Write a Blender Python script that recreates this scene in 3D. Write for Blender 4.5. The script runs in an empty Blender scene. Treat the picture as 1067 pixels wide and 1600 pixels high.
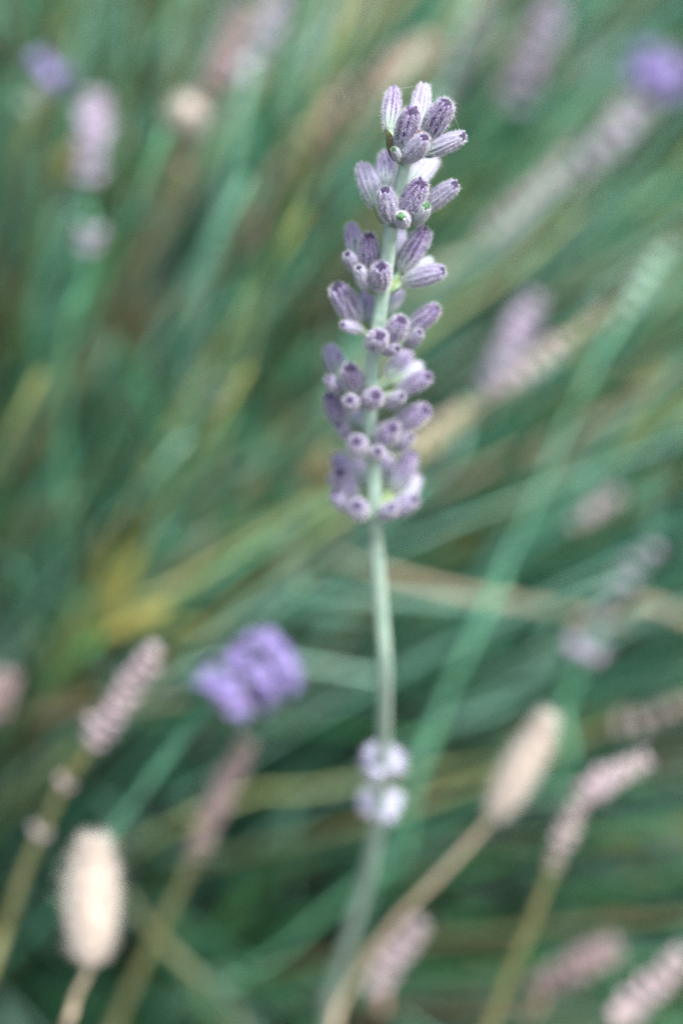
import bpy, math, random
import numpy as np
from mathutils import Vector, Matrix, Quaternion, noise

random.seed(11)
rng = np.random.default_rng(11)
R = math.radians
scene = bpy.context.scene
col = scene.collection

# ------------------------------------------------------------------ camera
PITCH = 37.0
LENS = 85.0
CAM = Vector((0.0, -0.25, 0.55))
FOCUS = 0.2835
cam_d = bpy.data.cameras.new('camera')
cam = bpy.data.objects.new('camera', cam_d)
col.objects.link(cam)
cam.location = CAM
cam.rotation_euler = (R(90 - PITCH), 0, 0)
cam_d.lens = LENS
cam_d.sensor_fit = 'VERTICAL'
cam_d.sensor_height = 36.0
cam_d.sensor_width = 24.0
cam_d.clip_start = 0.01
cam_d.clip_end = 200.0
cam_d.dof.use_dof = True
cam_d.dof.focus_distance = FOCUS
cam_d.dof.aperture_fstop = 8.8
scene.camera = cam

# ------------------------------------------------------------------ light: soft, bright overcast
SUN_EL, SUN_AZ = 62.0, 138.0            # azimuth measured from +Y towards +X
world = bpy.data.worlds.new('World')
scene.world = world
world.use_nodes = True
wn = world.node_tree
for n in list(wn.nodes):
    wn.nodes.remove(n)
sky = wn.nodes.new('ShaderNodeTexSky')
sky.sky_type = 'NISHITA'
sky.sun_disc = False
sky.sun_elevation = R(SUN_EL)
sky.sun_rotation = R(SUN_AZ)
sky.air_density = 1.0
sky.dust_density = 7.0
bg = wn.nodes.new('ShaderNodeBackground')
bg.inputs['Strength'].default_value = 0.065
wo = wn.nodes.new('ShaderNodeOutputWorld')
wn.links.new(sky.outputs[0], bg.inputs[0])
wn.links.new(bg.outputs[0], wo.inputs[0])

sun_d = bpy.data.lights.new('sun', 'SUN')
sun_d.energy = 1.5
sun_d.angle = R(12)
sun_d.color = (1.0, 0.98, 0.95)
sun = bpy.data.objects.new('sun', sun_d)
col.objects.link(sun)
sv = Vector((math.sin(R(SUN_AZ)) * math.cos(R(SUN_EL)), math.cos(R(SUN_AZ)) * math.cos(R(SUN_EL)), math.sin(R(SUN_EL))))
sun.rotation_euler = sv.to_track_quat('Z', 'Y').to_euler()
sun.location = (0, 0, 3)

scene.view_settings.view_transform = 'Standard'
scene.view_settings.look = 'None'
scene.view_settings.gamma = 1.0
scene.view_settings.exposure = 1.80
scene.view_settings.use_curve_mapping = False
scene.cycles.use_denoising = True
scene.cycles.denoiser = 'OPENIMAGEDENOISE'
scene.cycles.denoising_input_passes = 'RGB_ALBEDO_NORMAL'
scene.cycles.denoising_prefilter = 'NONE'
scene.cycles.max_bounces = 4
scene.cycles.filter_width = 1.5

# ------------------------------------------------------------------ helpers
FWD = Vector((0, math.cos(R(PITCH)), -math.sin(R(PITCH))))
UP = Vector((0, math.sin(R(PITCH)), math.cos(R(PITCH))))
RIGHT = Vector((1, 0, 0))
S = 36.0 / LENS / 1600.0               # metres per photo pixel at one metre


def at(px, py, d):
    """the place in the garden that stands d metres out along the view, px/py in photo pixels"""
    return CAM + FWD * d + RIGHT * ((px - 533.5) * S * d) + UP * ((800 - py) * S * d)


def proj(p):
    v = p - CAM
    d = v.dot(FWD)
    return 533.5 + v.dot(RIGHT) / (S * d), 800 - v.dot(UP) / (S * d), d


def mesh_obj(name, verts, faces, material, parent=None, smooth=True, attrs=None, cols=None):
    me = bpy.data.meshes.new(name)
    me.from_pydata([tuple(v) for v in verts], [], [tuple(int(i) for i in f) for f in faces])
    if attrs:
        for k, vals in attrs.items():
            a = me.attributes.new(k, 'FLOAT', 'POINT')
            a.data.foreach_set('value', np.asarray(vals, dtype=np.float32))
    if cols is not None:
        a = me.attributes.new('tint', 'FLOAT_COLOR', 'POINT')
        a.data.foreach_set('color', np.asarray(cols, dtype=np.float32).ravel())
    if smooth:
        me.polygons.foreach_set('use_smooth', [True] * len(me.polygons))
    me.update()
    if material:
        me.materials.append(material)
    return link_mesh(name, me, parent)


def link_mesh(name, me, parent=None):
    o = bpy.data.objects.new(name, me)
    col.objects.link(o)
    if parent is not None:
        o.parent = parent
    return o


def thing(name, label, cat, loc, group=None):
    o = bpy.data.objects.new(name, None)
    o.empty_display_size = 0.01
    col.objects.link(o)
    o.location = loc
    o['label'] = label
    o['category'] = cat
    if group:
        o['group'] = group
    return o


def put(o, parent, mat):
    """part of a thing whose Empty only translates: mat is in world space"""
    o.parent = parent
    o.matrix_local = Matrix.Translation(-parent.location) @ mat
    return o


def spline(pts, n=10):
    pts = [Vector(p) for p in pts]
    P = [pts[0] * 2 - pts[1]] + pts + [pts[-1] * 2 - pts[-2]]
    out = []
    for i in range(1, len(P) - 2):
        a, b, c, d = P[i - 1], P[i], P[i + 1], P[i + 2]
        for k in range(n):
            t = k / n
            out.append(0.5 * ((2 * b) + (c - a) * t + (2 * a - 5 * b + 4 * c - d) * t * t + (3 * b - a - 3 * c + d) * t ** 3))
    out.append(pts[-1])
    return out


def tube(path, rad, sides=8, square=0.0, origin=Vector((0, 0, 0))):
    """rad: function of 0..1; square > 0 gives the four-angled stem of the mint family"""
    V, F, T = [], [], []
    n = len(path)
    x = None
    for i, p in enumerate(path):
        t = (path[min(i + 1, n - 1)] - path[max(i - 1, 0)]).normalized()
        if x is None:
            x = t.orthogonal().normalized()
        x = (x - t * x.dot(t)).normalized()
        y = t.cross(x)
        r = rad(i / (n - 1))
        for k in range(sides):
            a = 2 * math.pi * k / sides
            rr = r * (1 + square * math.cos(4 * a))
            V.append(p + (x * math.cos(a) + y * math.sin(a)) * rr - origin)
            T.append(i / (n - 1))
    for i in range(n - 1):
        for k in range(sides):
            k2 = (k + 1) % sides
            F.append((i * sides + k, i * sides + k2, (i + 1) * sides + k2, (i + 1) * sides + k))
    V.append(path[0] - origin); T.append(0)
    V.append(path[-1] - origin); T.append(1)
    for k in range(sides):
        F.append((len(V) - 2, (k + 1) % sides, k))
        F.append((len(V) - 1, (n - 1) * sides + k, (n - 1) * sides + (k + 1) % sides))
    return V, F, T


def frame(zdir, ref=None):
    z = zdir.normalized()
    if ref is None:
        ref = Vector((random.uniform(-1, 1), random.uniform(-1, 1), random.uniform(-1, 1)))
    y = (ref - z * ref.dot(z))
    if y.length < 1e-5:
        y = z.orthogonal()
    y.normalize()
    x = y.cross(z)
    return Matrix((x, y, z)).transposed().to_4x4()


# ------------------------------------------------------------------ materials
def new_mat(name):
    m = bpy.data.materials.new(name)
    m.use_nodes = True
    nt = m.node_tree
    b = nt.nodes['Principled BSDF']
    return m, nt, b


def plant_mat(name, c1, c2, scale=400.0, rough=0.7, sheen=0.0, transl=0.0, tintattr=False, bump=0.0):
    m, nt, b = new_mat(name)
    tc = nt.nodes.new('ShaderNodeTexCoord')
    nz = nt.nodes.new('ShaderNodeTexNoise')
    nz.inputs['Scale'].default_value = scale
    nz.inputs['Detail'].default_value = 4
    nt.links.new(tc.outputs['Object'], nz.inputs['Vector'])
    mix = nt.nodes.new('ShaderNodeMix'); mix.data_type = 'RGBA'
    mr = nt.nodes.new('ShaderNodeMapRange')
    mr.inputs[1].default_value = 0.35; mr.inputs[2].default_value = 0.65
    nt.links.new(nz.outputs['Fac'], mr.inputs[0])
    nt.links.new(mr.outputs[0], mix.inputs[0])
    mix.inputs[6].default_value = (*c1, 1); mix.inputs[7].default_value = (*c2, 1)
    out = mix.outputs[2]
    if tintattr:
        at_ = nt.nodes.new('ShaderNodeAttribute'); at_.attribute_name = 'tint'
        mu = nt.nodes.new('ShaderNodeMix'); mu.data_type = 'RGBA'; mu.blend_type = 'MULTIPLY'
        mu.inputs[0].default_value = 1.0
        nt.links.new(out, mu.inputs[6]); nt.links.new(at_.outputs['Color'], mu.inputs[7])
        out = mu.outputs[2]
    nt.links.new(out, b.inputs['Base Color'])
    b.inputs['Roughness'].default_value = rough
    b.inputs['Specular IOR Level'].default_value = 0.12
    b.inputs['Sheen Weight'].default_value = sheen
    b.inputs['Sheen Roughness'].default_value = 0.4
    if bump:
        bp = nt.nodes.new('ShaderNodeBump')
        bp.inputs['Strength'].default_value = bump
        bp.inputs['Distance'].default_value = 0.0003
        nt.links.new(nz.outputs['Fac'], bp.inputs['Height'])
        nt.links.new(bp.outputs[0], b.inputs['Normal'])
    if transl:
        tr = nt.nodes.new('ShaderNodeBsdfTranslucent')
        nt.links.new(out, tr.inputs[0])
        ms = nt.nodes.new('ShaderNodeMixShader'); ms.inputs[0].default_value = transl
        nt.links.new(b.outputs[0], ms.inputs[1]); nt.links.new(tr.outputs[0], ms.inputs[2])
        nt.links.new(ms.outputs[0], nt.nodes['Material Output'].inputs[0])
    return m


def bud_mat():
    """calyx: pale woolly ribs over violet grooves, greener foot; the object's own colour says how violet it is"""
    m, nt, b = new_mat('calyx')
    N, L = nt.nodes.new, nt.links.new
    at_t = N('ShaderNodeAttribute'); at_t.attribute_name = 'along'
    at_r = N('ShaderNodeAttribute'); at_r.attribute_name = 'groove'
    oi = N('ShaderNodeObjectInfo')
    sep = N('ShaderNodeSeparateColor'); L(oi.outputs['Color'], sep.inputs[0])
    tc = N('ShaderNodeTexCoord')
    nz = N('ShaderNodeTexNoise'); nz.inputs['Scale'].default_value = 4200; nz.inputs['Detail'].default_value = 3
    L(tc.outputs['Object'], nz.inputs['Vector'])
    nz2 = N('ShaderNodeTexNoise'); nz2.inputs['Scale'].default_value = 700; nz2.inputs['Detail'].default_value = 2
    L(tc.outputs['Object'], nz2.inputs['Vector'])

    def math_(op, a, b_=None, clamp=False):
        n = N('ShaderNodeMath'); n.operation = op; n.use_clamp = clamp
        for i, v in enumerate((a, b_)):
            if v is None:
                continue
            if isinstance(v, (int, float)):
                n.inputs[i].default_value = v
            else:
                L(v, n.inputs[i])
        return n.outputs[0]

    def rng_(v, a, b_, c=0.0, d=1.0):
        n = N('ShaderNodeMapRange'); n.clamp = True
        L(v, n.inputs[0])
        for i, q in enumerate((a, b_, c, d)):
            n.inputs[i + 1].default_value = q
        return n.outputs[0]

    def mix_(f, a, b_):
        n = N('ShaderNodeMix'); n.data_type = 'RGBA'
        L(f, n.inputs[0])
        for i, v in ((6, a), (7, b_)):
            if isinstance(v, tuple):
                n.inputs[i].default_value = (*v, 1)
            else:
                L(v, n.inputs[i])
        return n.outputs[2]

    t = at_t.outputs['Fac']
    mp = N('ShaderNodeMapping'); mp.inputs['Scale'].default_value = (1, 1, .28)
    L(tc.outputs['Object'], mp.inputs['Vector'])
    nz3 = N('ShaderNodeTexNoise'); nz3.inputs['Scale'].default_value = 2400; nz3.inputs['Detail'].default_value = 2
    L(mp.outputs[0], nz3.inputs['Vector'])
    body = mix_(rng_(nz2.outputs['Fac'], 0.35, 0.65), (0.37, 0.39, 0.54), (0.54, 0.55, 0.68))
    dusk = math_('MULTIPLY', rng_(t, .12, .5), math_('MULTIPLY', sep.outputs[0], rng_(nz.outputs['Fac'], .35, .62, .85, .15)), True)
    body = mix_(dusk, body, (0.13, 0.10, 0.26))
    foot = mix_(rng_(math_('ADD', t, math_('MULTIPLY', nz2.outputs['Fac'], 0.25)), 0.22, 0.62), (0.29, 0.40, 0.33), body)
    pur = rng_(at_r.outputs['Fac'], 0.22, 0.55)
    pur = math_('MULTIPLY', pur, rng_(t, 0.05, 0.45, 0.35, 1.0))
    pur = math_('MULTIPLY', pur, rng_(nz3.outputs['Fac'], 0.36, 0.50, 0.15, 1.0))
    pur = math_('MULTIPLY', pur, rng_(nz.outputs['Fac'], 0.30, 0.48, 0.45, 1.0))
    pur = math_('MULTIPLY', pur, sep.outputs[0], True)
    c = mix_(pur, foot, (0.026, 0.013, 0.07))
    blush = math_('MULTIPLY', rng_(math_('ADD', t, math_('MULTIPLY', nz.outputs['Fac'], 0.3)), 0.45, 0.95), math_('MULTIPLY', sep.outputs[0], 0.32))
    c = mix_(math_('MULTIPLY', blush, 1.0, True), c, (0.20, 0.11, 0.30))
    c = mix_(sep.outputs[1], c, (0.30, 0.46, 0.30))
    L(c, b.inputs['Base Color'])
    b.inputs['Roughness'].default_value = 0.75
    b.inputs['Specular IOR Level'].default_value = 0.25
    b.inputs['Sheen Weight'].default_value = 0.35
    b.inputs['Sheen Roughness'].default_value = 0.45
    b.inputs['Sheen Tint'].default_value = (0.95, 0.92, 1.0, 1)
    b.inputs['Subsurface Weight'].default_value = 0.0
    b.inputs['Subsurface Radius'].default_value = (0.4, 0.3, 0.4)
    b.inputs['Subsurface Scale'].default_value = 0.0008
    bp = N('ShaderNodeBump'); bp.inputs['Strength'].default_value = 0.35; bp.inputs['Distance'].default_value = 0.00012
    L(nz.outputs['Fac'], bp.inputs['Height']); L(bp.outputs[0], b.inputs['Normal'])
    return m


M_BUD = bud_mat()
M_TIP = plant_mat('corolla_tip', (0.030, 0.024, 0.055), (0.085, 0.065, 0.13), 3000, 0.6, 0.3, bump=0.3)
M_TIPG = plant_mat('green_bud_tip', (0.07, 0.19, 0.08), (0.13, 0.27, 0.13), 3000, 0.6, 0.3)
M_FUZZ = plant_mat('calyx_hair', (0.82, 0.82, 0.91), (0.90, 0.90, 0.95), 300, 0.6, 0, 0.5)
M_SFUZZ = plant_mat('stem_hair', (0.68, 0.78, 0.72), (0.76, 0.84, 0.78), 300, 0.6, 0, 0.5)
M_STEM = plant_mat('fresh_stem', (0.33, 0.53, 0.42), (0.48, 0.64, 0.54), 900, 0.65, 0.4, bump=0.2)
M_BRACT = plant_mat('bract', (0.10, 0.15, 0.06), (0.20, 0.17, 0.10), 1500, 0.6, 0.4, 0.15)
M_PED = plant_mat('pedicel', (0.20, 0.32, 0.20), (0.30, 0.42, 0.30), 900, 0.65, 0.3)
M_BRACTG = plant_mat('green_bract', (0.22, 0.36, 0.14), (0.32, 0.42, 0.18), 1500, 0.6, 0.3, 0.2)
M_WITHER = plant_mat('withered_petal', (0.14, 0.08, 0.06), (0.26, 0.17, 0.13), 2500, 0.8)
M_SILK = plant_mat('silk', (0.8, 0.8, 0.8), (0.85, 0.85, 0.85), 300, 0.4, 0, 0.4)
M_NODEBUD = plant_mat('pale_bud', (0.62, 0.63, 0.74), (0.76, 0.77, 0.84), 900, 0.7, 0.5)

M_GSTEM = {
    'mint': plant_mat('mint_stem', (0.16, 0.43, 0.29), (0.24, 0.51, 0.37), 300, 0.7, 0.0),
    'teal': plant_mat('teal_stem', (0.08, 0.28, 0.16), (0.15, 0.37, 0.24), 300, 0.7, 0.0),
    'green': plant_mat('green_stem', (0.05, 0.20, 0.06), (0.09, 0.26, 0.10), 300, 0.7, 0.0),
    'bright': plant_mat('bright_green_stem', (0.13, 0.40, 0.21), (0.21, 0.47, 0.28), 300, 0.7, 0.0),
    'grey': plant_mat('grey_green_stem', (0.22, 0.44, 0.34), (0.32, 0.53, 0.43), 300, 0.7, 0.0),
    'yellow': plant_mat('yellow_green_stem', (0.28, 0.34, 0.13), (0.36, 0.39, 0.19), 300, 0.7, 0.0),
    'straw': plant_mat('straw_stem', (0.34, 0.29, 0.20), (0.42, 0.36, 0.27), 300, 0.7, 0.0),
    'olive': plant_mat('olive_stem', (0.16, 0.18, 0.075), (0.23, 0.23, 0.12), 300, 0.7, 0.0),
    'brown': plant_mat('brown_stem', (0.16, 0.10, 0.08), (0.26, 0.17, 0.13), 300, 0.7, 0.0),
}
M_LEAF = {
    'teal': plant_mat('teal_leaf', (0.06, 0.22, 0.13), (0.11, 0.30, 0.19), 200, 0.7, 0.0, 0.15),
    'green': plant_mat('green_leaf', (0.04, 0.15, 0.05), (0.08, 0.20, 0.08), 200, 0.7, 0.0, 0.15),
    'grey': plant_mat('grey_green_leaf', (0.20, 0.40, 0.31), (0.28, 0.48, 0.39), 200, 0.7, 0.0, 0.15),
    'yellow': plant_mat('yellowed_leaf', (0.27, 0.27, 0.07), (0.34, 0.32, 0.11), 200, 0.7, 0.0, 0.15),
    'orange': plant_mat('orange_leaf', (0.36, 0.27, 0.12), (0.42, 0.33, 0.17), 200, 0.7, 0.0, 0.15),
}
M_DRY = plant_mat('dried_calyx', (0.40, 0.33, 0.365), (0.53, 0.46, 0.50), 700, 0.8, 0.3)
M_DRYB = plant_mat('brown_dried_calyx', (0.23, 0.17, 0.18), (0.33, 0.26, 0.27), 700, 0.8, 0.3)
M_DRYT = plant_mat('tan_dried_calyx', (0.46, 0.37, 0.31), (0.55, 0.46, 0.39), 700, 0.8, 0.3)
M_MAUVE = plant_mat('mauve_calyx', (0.34, 0.29, 0.42), (0.46, 0.40, 0.52), 700, 0.75, 0.4)
M_TEALB = plant_mat('pale_green_calyx', (0.32, 0.52, 0.42), (0.44, 0.62, 0.53), 700, 0.75, 0.4)
M_PETAL = plant_mat('violet_petal', (0.18, 0.15, 0.41), (0.37, 0.32, 0.60), 500, 0.6, 0.3, 0.25)
M_TAIL = plant_mat('bunny_tail_hair', (0.70, 0.655, 0.60), (0.78, 0.745, 0.70), 300, 0.8, 0.0, 0.2)
M_TAILC = plant_mat('bunny_tail_core', (0.62, 0.55, 0.49), (0.74, 0.67, 0.61), 500, 0.9, 0.0)
M_FOL = plant_mat('bush_leaf', (0.75, 0.75, 0.75), (1.0, 1.0, 1.0), 150, 0.75, 0.0, 0.12, tintattr=True)


def soil_mat():
    m, nt, b = new_mat('soil')
    N, L = nt.nodes.new, nt.links.new
    tc = N('ShaderNodeTexCoord')
    nz = N('ShaderNodeTexNoise'); nz.inputs['Scale'].default_value = 30; nz.inputs['Detail'].default_value = 8
    L(tc.outputs['Object'], nz.inputs['Vector'])
    cr = N('ShaderNodeValToRGB')
    cr.color_ramp.elements[0].position = 0.3; cr.color_ramp.elements[0].color = (0.010, 0.009, 0.007, 1)
    cr.color_ramp.elements[1].position = 0.7; cr.color_ramp.elements[1].color = (0.045, 0.038, 0.03, 1)
    L(nz.outputs['Fac'], cr.inputs[0]); L(cr.outputs[0], b.inputs['Base Color'])
    b.inputs['Roughness'].default_value = 0.95
    bp = N('ShaderNodeBump'); bp.inputs['Strength'].default_value = 0.8; bp.inputs['Distance'].default_value = 0.01
    L(nz.outputs['Fac'], bp.inputs['Height']); L(bp.outputs[0], b.inputs['Normal'])
    return m


# ------------------------------------------------------------------ ground
n = 60
gv, gf = [], []
xs = [math.copysign(abs(u) ** 2.6 * 60, u) for u in np.linspace(-1, 1, n)]
for yy in xs:
    for xx in xs:
        h = 0.006 * math.sin(xx * 23 + 1.3 * math.sin(yy * 17)) + 0.005 * math.sin(yy * 31 + xx * 7) - 0.006
        gv.append((xx, yy + 0.4, h if abs(xx) < 3 and abs(yy) < 3 else -0.01))
for j in range(n - 1):
    for i in range(n - 1):
        gf.append((j * n + i, j * n + i + 1, (j + 1) * n + i + 1, (j + 1) * n + i))
ground = mesh_obj('ground', gv, gf, soil_mat())
ground['kind'] = 'structure'
ground['label'] = 'dark bare soil under the lavender bush'

# the bush grows from here: everything fans out of this crown
CROWN = Vector((-0.125, 0.245, 0.0))

# ------------------------------------------------------------------ bud (calyx) meshes, real size in metres
BL, BW = 0.0062, 0.00125                # length, half width
PROF = [(0.0, .22), (.03, .42), (.08, .60), (.16, .76), (.28, .90), (.42, .985), (.56, 1.0), (.68, .97), (.78, .90),
        (.86, .83), (.92, .755), (.965, .68), (.99, .60), (1.0, .50), (.985, .42), (.94, .36)]
TT = np.array([p[0] for p in PROF])


def prof_at(t):
    return float(np.interp(t, TT[:14], [p[1] for p in PROF[:14]]))


def bud_mesh(seed, ribs=13):
    r_ = np.random.default_rng(seed)
    seg = ribs * 8
    bend = r_.uniform(-0.10, 0.10)
    ph = r_.uniform(0, 6.28, 8)
    V, F, along, groove = [], [], [], []
    rings = []
    for i in range(len(PROF) - 1):                      # two rings for each profile step
        rings.append(PROF[i])
        rings.append(((PROF[i][0] + PROF[i + 1][0]) / 2, (PROF[i][1] + PROF[i + 1][1]) / 2))
    rings.append(PROF[-1])
    nr = len(rings)
    for i, (t, q) in enumerate(rings):
        for k in range(seg):
            a = 2 * math.pi * k / seg
            aw = a + 0.10 * math.sin(2 * a + ph[0] + 2.2 * t) + 0.06 * math.sin(5 * a + ph[1])
            c = math.cos(ribs * aw)
            amp = 0.075 * min(1, t * 5) * min(1, max(0.0, (.97 - t) * 6))
            lump = 0.03 * math.sin(3 * a + ph[2] + 5 * t) + 0.025 * math.sin(7 * t + 2 * a + ph[3])
            rr = BW * q * (1 + amp * (abs(c) ** 0.7 * math.copysign(1, c)) + lump)
            rim = 0.035 * math.sin(5 * a + ph[4]) * max(0, (t - 0.85) / 0.15) + 0.03 * math.sin(a + ph[5]) * max(0, (t - 0.8) / 0.2)
            z = BL * (t + rim)
            x = rr * math.cos(a) + BL * bend * (t * t)
            V.append((x, rr * math.sin(a), z))
            along.append(t)
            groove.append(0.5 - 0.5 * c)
    for i in range(nr - 1):
        for k in range(seg):
            k2 = (k + 1) % seg
            F.append((i * seg + k, i * seg + k2, (i + 1) * seg + k2, (i + 1) * seg + k))
    V.append((0, 0, 0)); along.append(0); groove.append(0)
    c0 = len(V) - 1
    for k in range(seg):
        F.append((c0, (k + 1) % seg, k))
    me = bpy.data.meshes.new('bud')
    me.from_pydata(V, [], F)
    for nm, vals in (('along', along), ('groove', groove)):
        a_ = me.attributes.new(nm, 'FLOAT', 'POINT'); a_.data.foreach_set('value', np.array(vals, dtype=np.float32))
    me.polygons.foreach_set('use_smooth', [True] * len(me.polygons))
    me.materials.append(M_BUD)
    # closed petals in the mouth
    TV, TF = [], []
    sg, rg = 20, 7
    for i in range(rg):
        u = i / (rg - 1)
        for k in range(sg):
            a = 2 * math.pi * k / sg
            q = BW * 0.50 * math.cos(u * 1.45) * (1 + 0.06 * math.sin(4 * a + ph[6]) + 0.03 * math.sin(9 * a))
            TV.append((q * math.cos(a) + BL * bend, q * math.sin(a), BL * (0.955 + 0.085 * math.sin(u * 1.5) + 0.02 * math.sin(a + ph[7]))))
    for i in range(rg - 1):
        for k in range(sg):
            k2 = (k + 1) % sg
            TF.append((i * sg + k, i * sg + k2, (i + 1) * sg + k2, (i + 1) * sg + k))
    TF.append(tuple((rg - 1) * sg + k for k in range(sg)))
    tip = bpy.data.meshes.new('corolla_tip')
    tip.from_pydata(TV, [], TF)
    tip.polygons.foreach_set('use_smooth', [True] * len(tip.polygons))
    tip.materials.append(M_TIP)
    # wool
    HV, HF = [], []
    for _ in range(2500):
        t = r_.uniform(0.02, 1.0) ; a = r_.uniform(0, 6.2832)
        rr = BW * prof_at(t) * 1.0
        nrm = Vector((math.cos(a), math.sin(a), 0.0))
        slope = (prof_at(min(1, t + .05)) - prof_at(max(0, t - .05))) * BW / (0.1 * BL)
        nrm = Vector((math.cos(a), math.sin(a), -slope)).normalized()
        root = Vector((rr * math.cos(a) + BL * bend * t * t, rr * math.sin(a), BL * t)) - nrm * 0.00004
        d = nrm * r_.uniform(.5, 1.0) + Vector((0, 0, r_.uniform(-.15, .75))) + Vector(r_.normal(0, .38, 3))
        d.normalize()
        ln = r_.uniform(.00018, .00058) * (1.6 if r_.random() < 0.06 else 1)
        s = d.cross(Vector(r_.normal(0, 1, 3))).normalized() * 0.000013
        mid = root + d * ln * .55
        d2 = (d + Vector(r_.normal(0, .4, 3))).normalized()
        b0 = len(HV)
        HV += [root - s, root + s, mid + s * .8, mid - s * .8, mid + d2 * ln * .5]
        HF += [(b0, b0 + 1, b0 + 2, b0 + 3), (b0 + 3, b0 + 2, b0 + 4)]
    hz = bpy.data.meshes.new('wool')
    hz.from_pydata([tuple(v) for v in HV], [], HF)
    hz.materials.append(M_FUZZ)
    return me, tip, hz


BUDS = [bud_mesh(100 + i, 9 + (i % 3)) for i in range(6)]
TIPG = []
for b_ in BUDS:
    q_ = b_[1].copy(); q_.materials.clear()
    for v_ in q_.vertices:
        v_.co.x *= 1.2; v_.co.y *= 1.2; v_.co.z = BL * .955 + (v_.co.z - BL * .955) * 1.7; q_.materials.append(M_TIPG)
    TIPG.append(q_)


def bract_mesh(seed, material):
    r_ = np.random.default_rng(seed)
    V, F = [], []
    nu, nv = 14, 8
    for i in range(nu + 1):
        u = i / nu
        w = math.sin(math.pi * min(1, u * 0.92 + 0.08) ** 0.8) ** 0.85 * 0.5
        for j in range(nv + 1):
            v = j / nv * 2 - 1
            V.append((w * v, -0.30 * w * (1 - v * v) * 2 + 0.35 * u * u * 0.5 + 0.015 * math.sin(9 * v + 6 * u), u))
    for i in range(nu):
        for j in range(nv):
            a = i * (nv + 1) + j
            F.append((a, a + 1, a + nv + 2, a + nv + 1))
    m0 = len(V)
    V2 = [(x, y - 0.03, z) for x, y, z in V]
    V += V2
    F += [tuple(m0 + i for i in reversed(f)) for f in F[:nu * nv]]
    me = bpy.data.meshes.new('bract')
    me.from_pydata(V, [], F)
    me.polygons.foreach_set('use_smooth', [True] * len(me.polygons))
    me.materials.append(material)
    return me


BR_D, BR_G = bract_mesh(1, M_BRACT), bract_mesh(2, M_BRACTG)

# ------------------------------------------------------------------ the flower in focus
# where its stem passes: photo x, y and depth
STEM = [(646, 196, .2830), (634, 250, .2845), (622, 305, .2868), (612, 350, .2890), (605, 405, .2912), (597, 458, .2936),
        (588, 525, .2968), (580, 580, .2995), (577, 630, .3020), (581, 695, .3055), (585, 790, .3105), (589, 870, .3150),
        (596, 960, .3202), (601, 1040, .3250), (599, 1140, .3315), (597, 1200, .3355), (594, 1260, .3396), (578, 1350, .3460),
        (550, 1450, .3540), (515, 1560, .3630), (478, 1660, .3730)]
STEM = [(x, y, .283 + (d - .283) * 1.42 + max(0, y - 1080) * .00011) for x, y, d in STEM]
stem_pts = [at(*p) for p in STEM]
root = Vector((-0.085, 0.150, 0.0))
stem_pts += [Vector((-0.047, 0.045, 0.17)), Vector((-0.072, 0.105, 0.075)), root]
SY = [p[1] for p in STEM]; SX = [p[0] for p in STEM]; SD = [p[2] for p in STEM]


def stem_at(y):
    return at(float(np.interp(y, SY, SX)), y, float(np.interp(y, SY, SD)))


hero = thing('lavender_flower', 'lavender stalk with sharp woolly violet buds in seven tiers and two pale knots below', 'lavender', root)
path = spline(stem_pts, 8)
V, F, T = tube(path, lambda u: 0.00062 + 0.00028 * min(1, u * 6) + 0.0002 * u, 16, 0.15, root)
st = mesh_obj('stem', V, F, M_STEM, hero)
# short hairs along the upper stem
HV, HF = [], []
upper = path[:8 * 11]
for _ in range(5200):
    i = random.randrange(len(upper) - 1)
    p = upper[i].lerp(upper[i + 1], random.random())
    t = (upper[i + 1] - upper[i]).normalized()
    nrm = t.orthogonal().normalized()
    nrm.rotate(Quaternion(t, random.uniform(0, 6.283)))
    r0 = p + nrm * 0.00074 - root
    d = (nrm + Vector([random.gauss(0, .4) for _ in range(3)])).normalized()
    ln = random.uniform(.0001, .00028)
    s = d.cross(t).normalized() * 0.000011
    b0 = len(HV)
    HV += [r0 - s, r0 + s, r0 + d * ln]
    HF.append((b0, b0 + 1, b0 + 2))
hz = mesh_obj('wool', HV, HF, M_SFUZZ, st, smooth=False)
hz['kind'] = 'stuff'

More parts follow.
